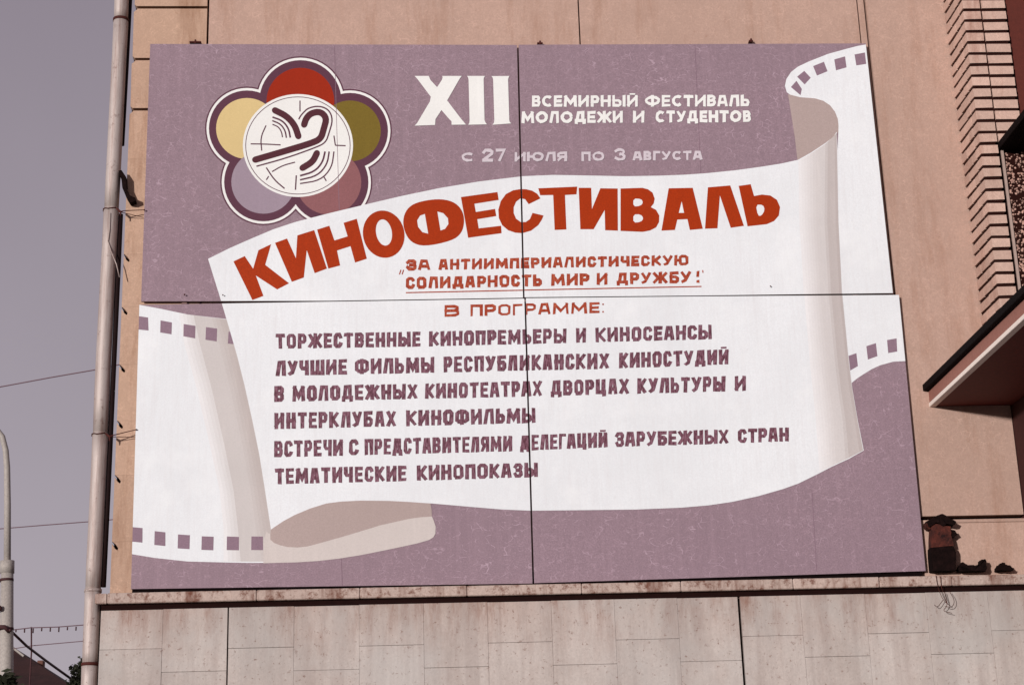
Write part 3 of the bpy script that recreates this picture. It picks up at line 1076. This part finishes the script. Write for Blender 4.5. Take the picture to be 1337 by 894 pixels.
# --- block lettering
G = {  # relative width, strokes (centre lines in a unit box)
    'А': (1.0, [[(0, 0), (.25, 1), (.75, 1), (1, 0)], [(.15, .3), (.85, .3)]]),
    'Б': (.95, [[(.95, 1), (0, 1), (0, 0), (.75, 0), (1, .14), (1, .42), (.75, .56), (0, .56)]]),
    'В': (.95, [[(0, .52), (.72, .52), (.95, .66), (.95, .88), (.72, 1), (0, 1), (0, 0), (.75, 0), (1, .14), (1, .38), (.75, .52)]]),
    'Г': (.8, [[(0, 0), (0, 1), (1, 1)]]),
    'Д': (1.15, [[(.15, .12), (.28, 1), (.82, 1), (.82, .12)], [(0, -.12), (0, .08), (1, .08), (1, -.12)]]),
    'Е': (.85, [[(1, 1), (0, 1), (0, 0), (1, 0)], [(0, .5), (.85, .5)]]),
    'Ж': (1.45, [[(.5, 0), (.5, 1)], [(0, 1), (.35, .5), (0, 0)], [(1, 1), (.65, .5), (1, 0)], [(.3, .5), (.7, .5)]]),
    'З': (.9, [[(0, .82), (.2, 1), (.8, 1), (.98, .86), (.98, .68), (.78, .53), (.4, .53)], [(.78, .53), (1, .36), (1, .14), (.8, 0), (.2, 0), (0, .18)]]),
    'И': (1.05, [[(0, 1), (0, 0)], [(0, .08), (1, .92)], [(1, 1), (1, 0)]]),
    'Й': (1.05, [[(0, 1), (0, 0)], [(0, .08), (1, .92)], [(1, 1), (1, 0)], [(.35, 1.3), (.65, 1.3)]]),
    'К': (1.0, [[(0, 0), (0, 1)], [(1, 1), (.25, .5), (1, 0)]]),
    'Л': (1.0, [[(0, 0), (.25, 1), (.95, 1), (1, 0)]]),
    'М': (1.3, [[(0, 0), (0.06, 1)], [(.06, .95), (.5, .25), (.94, .95)], [(.94, 1), (1, 0)]]),
    'Н': (1.0, [[(0, 0), (0, 1)], [(1, 0), (1, 1)], [(0, .5), (1, .5)]]),
    'О': (1.0, [[(.25, 0), (0, .15), (0, .85), (.25, 1), (.75, 1), (1, .85), (1, .15), (.75, 0), (.25, 0)]]),
    'П': (1.0, [[(0, 0), (0, 1), (1, 1), (1, 0)]]),
    'Р': (.9, [[(0, 0), (0, 1), (.75, 1), (1, .86), (1, .56), (.75, .42), (0, .42)]]),
    'С': (.9, [[(1, .83), (.97, .87), (.76, 1), (.25, 1), (0, .86), (0, .14), (.25, 0), (.76, 0), (.97, .13), (1, .17)]]),
    'Т': (.95, [[(0, 1), (1, 1)], [(.5, 1), (.5, 0)]]),
    'У': (1.0, [[(0, 1), (.5, .42)], [(1, 1), (.42, .12), (.1, 0)]]),
    'Ф': (1.35, [[(.5, 0), (.5, 1)], [(.2, .12), (0, .25), (0, .8), (.2, .93), (.8, .93), (1, .8), (1, .25), (.8, .12), (.2, .12)]]),
    'Х': (1.0, [[(0, 0), (1, 1)], [(0, 1), (1, 0)]]),
    'Ц': (1.1, [[(0, 1), (0, 0.06), (.88, .06), (.88, 1)], [(.88, .06), (1, .06), (1, -.14)]]),
    'Ч': (.95, [[(0, 1), (0, .6), (.2, .45), (1, .45)], [(1, 1), (1, 0)]]),
    'Ш': (1.4, [[(0, 1), (0, 0), (1, 0), (1, 1)], [(.5, 0), (.5, 1)]]),
    'Ы': (1.3, [[(0, 1), (0, 0), (.45, 0), (.62, .14), (.62, .42), (.45, .55), (0, .55)], [(1, 0), (1, 1)]]),
    'Ь': (.9, [[(0, 1), (0, 0), (.75, 0), (1, .14), (1, .42), (.75, .56), (0, .56)]]),
    'Ю': (1.5, [[(0, 0), (0, 1)], [(0, .5), (.4, .5)], [(.55, 0), (.4, .15), (.4, .85), (.55, 1), (.85, 1), (1, .85), (1, .15), (.85, 0), (.55, 0)]]),
    'Я': (.95, [[(1, 0), (1, 1), (.25, 1), (0, .86), (0, .58), (.25, .44), (1, .44)], [(.45, .44), (0, 0)]]),
    '2': (.9, [[(0, .8), (.22, 1), (.78, 1), (1, .84), (1, .66), (0, .05)], [(0, 0), (1, 0)]]),
    '7': (.85, [[(0, 1), (1, 1), (.35, 0)]]),
    '3': (.85, [[(0, 1), (.9, 1), (.45, .58), (.8, .55), (1, .38), (1, .14), (.78, 0), (.2, 0), (0, .12)]]),
    '!': (.3, [[(.5, 1), (.5, .66)], [(.5, -.08), (.5, -.12)]]),
    ':': (.3, [[(.5, .12), (.5, .1)], [(.5, .9), (.5, .88)]]),
}
def arc(a0, a1, n=18, cx_=.5, cy_=.5, rx=.5, ry=.5):
    return [(cx_ + rx*math.cos(R(a0 + (a1 - a0)*k/n)), cy_ + ry*math.sin(R(a0 + (a1 - a0)*k/n))) for k in range(n + 1)]


ROUND = {
    'О': (1.25, [arc(0, 360)]),
    'С': (1.0, [arc(48, 312, 14, .6, .5, .6, .5)]),
    'Ф': (1.5, [[(.5, 0), (.5, 1)], arc(0, 360, 18, .5, .52, .5, .40)]),
    'Ю': (1.6, [[(0, 0), (0, 1)], [(0, .5), (.36, .5)], arc(0, 360, 18, .68, .5, .32, .5)]),
    'Р': (.85, [[(0, 0), (0, 1), (.5, 1)] + arc(90, -90, 8, .62, .71, .38, .29)[1:] + [(0, .42)]]),
    'В': (.85, [[(0, .52), (.5, .52)] + arc(-90, 90, 6, .6, .76, .32, .24)[1:] + [(0, 1), (0, 0), (.5, 0)] + arc(-90, 90, 6, .65, .26, .35, .26)[1:]]),
    'Ь': (.85, [[(0, 1), (0, 0), (.5, 0)] + arc(-90, 90, 8, .65, .28, .35, .28)[1:] + [(0, .56)]]),
    'З': (.85, [arc(150, -80, 10, .48, .75, .45, .25), arc(80, -150, 10, .5, .27, .5, .27)]),
    '3': (.85, [arc(150, -80, 10, .48, .75, .45, .25), arc(80, -150, 10, .5, .27, .5, .27)]),
}
rt = random.Random(11)


def text_line(words, base, top, mat, layer, t=.24, gap=.16, label=None, name='word', rnd=False):
    for w_ in words:
        text_word([w_], base, top, mat, layer, t, gap, (label + ', reading ' + w_[0]) if label else None, name, rnd)


def text_word(words, base, top, mat, layer, t=.24, gap=.16, label=None, name='lettering', rnd=False):
    """words: [(text, px0, px1)], base/top: [(px,py),...] poly-lines in the board plane"""
    GG = dict(G, **ROUND) if rnd else G

    def ev(pl, x):
        for (xa, ya), (xb, yb) in zip(pl, pl[1:]):
            if x <= xb or (xb, yb) == pl[-1]:
                return ya + (yb - ya)*(x - xa)/(xb - xa)
    V, Fc = [], []
    for txt, x0, x1 in words:
        h = abs(ev(base, x0) - ev(top, x0))
        gp = gap*h if len(txt) > 1 else 0
        ws = [GG[c_][0] for c_ in txt]
        # stroke thickness is a fixed share, the body of each letter takes the rest
        tot = (x1 - x0) - gp*(len(txt) - 1)
        u = tot/sum(ws)
        x = x0
        for c_, wr in zip(txt, ws):
            wl = u*wr
            tt = t*h*rt.uniform(.93, 1.07)
            tt = min(tt, wl*.42) if wr > .4 else tt*.95
            k = 0
            for s_ in GG[c_][1]:
                pts = [(tt/2 + px*(wl - tt), tt/2 + py*(h - tt)) for px, py in s_]
                if len(pts) == 2 and abs(pts[0][0] - pts[1][0]) < 1e-6 and abs(pts[0][1] - pts[1][1]) < h*.2:
                    pts = [(pts[0][0], pts[0][1] + tt*.2), (pts[1][0], pts[1][1])]
                dx, dy = abs(pts[0][0] - pts[-1][0]), 0
                th = tt*.55 if (c_ == 'Й' and s_[0][1] > 1.1) else tt
                for q in ribbon(pts, th, False, 0 if len(pts) > 12 else tt/2):
                    base_i = len(V)
                    for qx, qy in q:
                        if c_ not in 'ДЦЙ':
                            qy = max(0, min(h, qy))
                        elif c_ == 'Й':
                            qy = max(0, qy)
                        else:
                            qy = max(-.14*h, min(h, qy))
                        qx = max(-.04*wl, min(wl*1.04, qx))
                        X = x + qx
                        yb_, yt_ = ev(base, X), ev(top, X)
                        Yp = yb_ + (yt_ - yb_)*qy/h
                        v = Q(X + .32*math.sin(X*1.3 + Yp*2.1) + .15*math.sin(X*3.1 - Yp*1.7), Yp + .35*math.sin(X*.9 + Yp*1.1))
                        V.append((v[0], YB - LAY*layer - .00006*k, v[1]))
                    Fc.append([base_i, base_i+1, base_i+2, base_i+3])
                    k += 1
            x += wl + gp
    # degenerate quads are dropped by bmesh
    bm = clip_to_panels(V, Fc)
    for f in bm.faces:
        f.normal_update()
        if f.normal.y > 0:
            f.normal_flip()
    o = bm_obj(name, bm, mat, bb)
    if label:
        o['label'] = label
    return o


L5 = 18
text_line([('ТОРЖЕСТВЕННЫЕ', 360, 549), ('КИНОПРЕМЬЕРЫ', 560, 739.6), ('И', 752, 765), ('КИНОСЕАНСЫ', 777.4, 929)], [(360, 455.5), (549, 452.5), (739, 448), (929, 443)], [(360, 436), (549, 433), (739, 429), (929, 424)], M['letters'], L5, .25, .11, 'plum word in the first programme line')
text_line([('ЛУЧШИЕ', 360, 453), ('ФИЛЬМЫ', 463.6, 567), ('РЕСПУБЛИКАНСКИХ', 579, 795), ('КИНОСТУДИЙ', 808, 951)], [(360, 491), (567, 486.5), (795, 481.6), (951, 475.8)], [(360, 471), (567, 466), (795, 461), (951, 456)], M['letters'], L5, .25, .11, 'plum word in the second programme line')
text_line([('В', 358, 371), ('МОЛОДЕЖНЫХ', 381.6, 545), ('КИНОТЕАТРАХ', 555, 707.6), ('ДВОРЦАХ', 718.7, 821), ('КУЛЬТУРЫ', 831.8, 947), ('И', 959, 973.6)], [(358, 524.6), (545, 520.8), (707, 517.3), (821, 514.4), (973, 510.3)], [(358, 504), (545, 501), (707, 497), (973, 490.6)], M['letters'], L5, .25, .11, 'plum word in the third programme line')
text_line([('ИНТЕРКЛУБАХ', 358, 517), ('КИНОФИЛЬМЫ', 530.5, 699)], [(358, 560), (517, 556.6), (699, 552)], [(358, 539), (699, 532.4)], M['letters'], L5, .25, .11, 'plum word in the fourth programme line')
text_line([('ВСТРЕЧИ', 358, 447.6), ('С', 455.7, 468), ('ПРЕДСТАВИТЕЛЯМИ', 476, 668.6), ('ДЕЛЕГАЦИЙ', 679, 793), ('ЗАРУБЕЖНЫХ', 803, 951), ('СТРАН', 963.5, 1029.7)], [(358, 597), (668, 589), (793, 583.8), (951, 579), (1030, 576)], [(358, 575.5), (668, 568.8), (793, 564.3), (951, 560.6), (1030, 557.8)], M['letters'], L5, .24, .09, 'plum word in the fifth programme line')
text_line([('ТЕМАТИЧЕСКИЕ', 359, 530.5), ('КИНОПОКАЗЫ', 544, 702)], [(359, 632), (530, 627.8), (702, 622.6)], [(359, 611.5), (702, 603.7)], M['letters'], L5, .25, .11, 'plum word in the sixth programme line')
text_line([('В', 580, 599.7), ('ПРОГРАММЕ', 614, 783)], [(580, 413.8), (783, 409.2)], [(580, 398.7), (783, 394.4)], M['letters_red'], L5, .23, .2, 'red heading word above the programme')
for yy in (397.5, 407.3):
    strokes_obj('colon_dot', M['letters_red'], [([(786.3, yy), (788.3, yy)], 2.0)], L5)
text_line([('ЗА', 530, 561.6), ('АНТИИМПЕРИАЛИСТИЧЕСКУЮ', 572.6, 899)], [(530, 353), (899, 346.3)], [(530, 338.8), (899, 332.5)], M['letters_red'], L5, .29, .16, 'red slogan lettering, upper line')
text_line([('СОЛИДАРНОСТЬ', 530, 707.5), ('МИР', 719.5, 769.4), ('И', 779, 793), ('ДРУЖБУ', 805, 902), ('!', 908, 914.6)], [(530, 377), (914, 369)], [(530, 361.6), (914, 353.5)], M['letters_red'], L5, .28, .16, 'red slogan lettering, lower line')
strokes_obj('underline', M['letters_red'], [([(530, 381.8), (720, 377.8), (916, 373.8)], 1.5)], L5)
for q_ in ([(521.5, 358), (523.5, 352)], [(525, 358), (527, 352)], [(917.5, 352.5), (918, 356)]):
    strokes_obj('quote_mark', M['letters_red'], [(q_, 1.5)], L5)
text_line([('ВСЕМИРНЫЙ', 694.5, 832.8), ('ФЕСТИВАЛЬ', 842, 978.7)], [(694, 139.7), (979, 139)], [(694, 124.6), (979, 123.8)], M['cream_white'], L5, .25, .13, 'white header lettering, upper line', 'word', True)
text_line([('МОЛОДЕЖИ', 681, 813.4), ('И', 826.5, 841.4), ('СТУДЕНТОВ', 856, 980.5)], [(681, 161), (980, 159.5)], [(681, 145.5), (980, 144)], M['cream_white'], L5, .25, .13, 'white header lettering, lower line', 'word', True)
text_line([('С', 602.8, 618.5), ('ИЮЛЯ', 672, 740.5), ('ПО', 759, 789), ('АВГУСТА', 826.5, 917)], [(602, 211), (740, 210.5), (917, 208.8)], [(602, 199), (740, 198), (917, 196.8)], M['faded'], L5, .27, .16, 'faded white date lettering', 'word', True)
text_line([('27', 630, 660.8), ('3', 801.8, 817)], [(602, 211), (740, 210.5), (917, 208.8)], [(602, 194.5), (740, 194.0), (917, 193)], M['faded'], L5, .22, .2, 'faded white date numerals', 'word', True)
H1 = lambda p: Z(2.674, 500, 40, p)
HX = lambda p: Z(8.356, 530, 85, p)
xii = [
    [HX([(95, 118), (250, 118), (258, 140), (270, 165), (340, 240), (390, 165), (400, 140), (398, 118), (610, 118), (588, 145), (450, 385), (600, 582), (655, 648), (498, 650), (498, 612), (472, 587), (388, 490), (322, 590), (320, 628), (318, 652), (95, 660), (122, 632), (262, 395), (268, 365), (272, 345), (125, 150)])],
    [HX([(668, 118), (862, 118), (850, 140), (848, 160), (858, 600), (868, 625), (885, 645), (680, 650), (692, 630), (695, 600), (684, 160), (680, 138)])],
    [HX([(935, 120), (1130, 118), (1118, 140), (1115, 160), (1128, 600), (1135, 622), (1150, 635), (1060, 642), (945, 650), (960, 628), (965, 600), (952, 160), (948, 140)])]]
for lp, nm in zip(xii, ('white numeral letter X', 'white numeral letter I beside the X', 'white numeral letter I beside the seam')):
    art('numeral', M['cream_white'], [lp], L5, 0, None, nm)

# nails and hooks
for px, py, r in ((188.5, 274, .007), (178, 560.5, .006), (241, 384.5, .007), (291, 385, .006), (240, 560, .0), (1006, 373.5, .006)):
    if r:
        p = at(px, py, YB - .012)
        bm = bmesh.new()
        bmesh.ops.create_icosphere(bm, subdivisions=1, radius=r, matrix=Matrix.Translation(p))
        bm_obj('nail', bm, M['nail'], bb)
for px, py, w_ in ((705, 56.5, .022), (980.5, 53.5, .016), (255, 55, .045)):
    p = at(px, py, YB + .01)
    bm = bmesh.new()
    add_box(bm, p.x - w_, p.x + w_, p.y - .006, YW + .01, p.z - .008, p.z + .006, .003)
    add_box(bm, p.x - .006, p.x + .008, p.y - .010, p.y + .004, p.z - .016, p.z + .018, .003)
    bm_obj('hook', bm, M['nail'], bb)

# ------------------------------------------------------------------ street lamp post at left
YS = 28
p0 = at(9, 900, YS)
lp = empty('lamp_post', (at(8, 1195, YS).x, YS, .12), 'pale street lamp post with curved top arm at the far left', 'lamp post')


def sp(px, py, Y=YS):
    return at(px, py, Y)


base = sp(9.5, 735)
tube('post', M['steel'], lp, [(base.x + .02, YS, .12), (base.x + .01, YS, 3), sp(8, 894), base], [.135, .125, .115, .10], 16)
tube('collar', M['steel'], lp, [sp(9.4, 748), sp(9.6, 732)], .115, 16)
pts = [sp(9.5, 735), sp(9.8, 660), sp(9.2, 610), sp(7.5, 588), sp(3, 570), sp(-6, 558), sp(-30, 549), sp(-60, 545)]
tube('arm', M['steel'], lp, pts, [.058, .056, .052, .05, .048, .045, .042, .04], 12)
bm = bmesh.new()
a = sp(-75, 544)
add_box(bm, a.x - .35, a.x + .25, YS - .14, YS + .14, a.z - .08, a.z + .07, .04)
bm_obj('lamp_head', bm, M['steel'], lp)
for y in (757, 821):
    tube('band', M['wire'], lp, [sp(8, y + 1.5), sp(8, y - 1.5)], .122, 16)
bm = bmesh.new()
add_box(bm, sp(-6, 795).x, sp(5, 795).x, YS - .18, YS - .10, sp(0, 799).z, sp(0, 792).z, .02)
bm_obj('clamp_box', bm, M['wire'], lp)
tube('bracket_arm', M['wire'], lp, [sp(-8, 818, YS - .14), sp(6, 818, YS - .14), sp(12, 824, YS - .1)], .035, 8)

# wires
def wire(name, pts, r, label, cat='wire', mat='wire'):
    if name == 'overhead_wire':
        a_, b_ = Vector(pts[0]), Vector(pts[-1])
        pts = [a_ - (Vector(pts[1]) - a_).normalized()*30] + list(pts) + [b_ + (b_ - Vector(pts[-2])).normalized()*40]
    o = tube(name, M[mat], None, pts, r, 6)
    return tag(o, label, cat, 'overhead wires in the sky' if name == 'overhead_wire' else None)


wire('overhead_wire', [at(-60, 517, 30), at(0, 505, 30), at(70, 492, 30), at(128, 482, 30), at(200, 466, 30)], .011, 'thin overhead wire crossing the open sky, the highest one', mat='wire_pale')
wire('overhead_wire', [at(-60, 698, 34), at(0, 690, 34), at(60, 685, 34), at(125, 680, 34), at(200, 673, 34)], .010, 'thin overhead wire crossing the sky at the height of the billboard bottom', mat='wire_pale')
wire('cable', [at(13, 822, 27.8), at(35, 843, 32), at(60, 862, 38), at(92, 885, 46), at(130, 910, 60)], [.022, .025, .03, .036, .045], 'thick dark cable slanting down from the lamp post towards the roof', mat='wire')
cw = empty('catenary_wire', tuple(at(60, 818, 40)), 'thin wire hung with short droppers low in the sky beside the lamp post', 'wire')
tube('wire_line', M['wire_pale'], cw, [at(-900, 870, 40), at(15, 822, 40), at(40, 819, 40), at(75, 818, 40), at(140, 813, 40), at(900, 780, 40)], .012, 6)
for i in range(9):
    x = 21 + 11.2*i
    y = 821 - 4*(x - 15)/100
    h_ = 4 + (i % 3)
    tube('dropper', M['wire'], cw, [at(x, y, 40), at(x - .3, y + h_, 40)], .016, 6)
mast = tube('mast', M['wire'], None, [at(41, 818, 40.1), at(41, 852, 40.1), Vector((at(41, 852, 40.1).x, 40.1, 0))], .018, 8)
tag(mast, 'thin dark mast rising behind the roof into the low wires', 'mast')
wire('overhead_wire', [at(20, 846, 40.2), at(41, 842.5, 40.2), at(108, 836.5, 40.2), at(150, 834, 40.2)], .010, 'thin wire just below the one with droppers, above the far roof', mat='wire_pale')

# ------------------------------------------------------------------ far house
YH = 60
hs0 = at(12, 838, YH)
hl = at(-240, 838, YH).x
hr = at(135, 926, YH)
hz0 = hr.z
hou = empty('house', (hs0.x, YH, 0), 'dark roofed house with two chimneys at bottom left beyond the lamp post', 'house')
box('wall', M['far_wall'], hou, hl, hr.x - .4, YH, YH + 9, 0, hz0, .02)
bm = bmesh.new()
ym = YH + 4.5
rA = [bm.verts.new(v) for v in ((hl - .3, YH - .4, hz0), (hr.x, YH - .4, hz0), (hr.x, YH + 9.4, hz0), (hl - .3, YH + 9.4, hz0))]
rt0 = bm.verts.new((hl - .3, ym, hs0.z))
rt1 = bm.verts.new((at(15, 842, ym).x, ym, at(15, 842, ym).z))
rt0.co.z = rt1.co.z
bm.faces.new((rA[0], rA[1], rt1, rt0))
bm.faces.new((rA[1], rA[2], rt1))
bm.faces.new((rA[2], rA[3], rt0, rt1))
bm.faces.new((rA[3], rA[0], rt0))
bm.faces.new(rA[::-1])
bmesh.ops.subdivide_edges(bm, edges=bm.edges, cuts=5, use_grid_fill=True)
for v in bm.verts:
    v.co.z += rp.uniform(-.06, .06)
roof = bm_obj('roof', bm, M['roof'], hou)
for cxp, yt in ((43, 864), (53.5, 862.5)):
    a, b = at(cxp - 3.3, yt, ym - 1), at(cxp + 3.3, yt + 14, ym - 1)
    ck = box('chimney', M['far_wall'], roof, a.x, b.x, ym - 1.2, ym - .8, b.z - .5, a.z, .01)
for k in range(5):
    wx = hl + 1.2 + k*1.9
    wn = box('window', M['far_wall'], hou, wx - .08, wx + 1.08, YH - .05, YH + .05, 4.0, 5.7, .01)
    box('pane', M['glass'], wn, wx, wx + 1.0, YH - .07, YH - .03, 4.08, 5.62, .0)
a = at(13, 842, YH - 1)
b = at(31, 856, YH - 1)
gt = bmesh.new()
add_tube(gt, [a, b], .04, 6)
bm_obj('gutter', gt, M['steel'], hou)


# ------------------------------------------------------------------ trees
def tree(x, Y, ztop, rad, nleaf, label, seed, low):
    r = random.Random(seed)
    t = empty('tree', (x, Y, 0), label, 'tree')
    cz = ztop - rad
    bm = bmesh.new()
    add_tube(bm, [(x, Y, 0), (x + .05, Y, cz*.5), (x - .04, Y, cz)], [.16, .12, .07], 8)
    for k in range(7):
        a_ = k*2.4
        add_tube(bm, [(x, Y, cz*.6 + k*.08*rad), (x + math.cos(a_)*rad*.45, Y + math.sin(a_)*rad*.45, cz), (x + math.cos(a_)*rad*.8, Y + math.sin(a_)*rad*.8, cz + rad*.3*math.sin(k))], [.05, .035, .012], 6)
    bm_obj('trunk', bm, M['bark'], t)
    bm = bmesh.new()
    cl = []
    for k in range(34):
        a_, b_ = r.uniform(0, 6.28), r.uniform(-1, 1)
        q = r.uniform(.35, 1)**.5*rad*.85
        cl.append(Vector((x + math.cos(a_)*math.sqrt(1 - b_*b_)*q, Y + math.sin(a_)*math.sqrt(1 - b_*b_)*q, cz + b_*q)))
    cl.append(Vector((x, Y, ztop - rad*.15)))
    for k in range(nleaf):
        c0 = r.choice(cl)
        p = c0 + Vector((r.gauss(0, 1), r.gauss(0, 1), r.gauss(0, 1)))*rad*.12
        s = r.uniform(.04, .09)
        d = Vector((r.gauss(0, 1), r.gauss(0, 1), r.gauss(0, 1))).normalized()
        e = d.orthogonal().normalized()
        v = [bm.verts.new(p + e*s*.55), bm.verts.new(p + d*s), bm.verts.new(p - e*s*.55), bm.verts.new(p - d*s)]
        bm.faces.new(v)
    cr = bm_obj('crown', bm, M['leaf'], t)
    cr['kind'] = 'stuff'


a = at(119, 857, 45)
tree(a.x, 45, a.z, .62, 2600, 'small dark leafy tree partly hidden behind the drainpipe', 4, 0)
a = at(12, 880, 25)
tree(a.x, 25, a.z, .30, 1500, 'dark leafy treetop at the foot of the lamp post', 9, 0)

print('objects', len(bpy.data.objects))
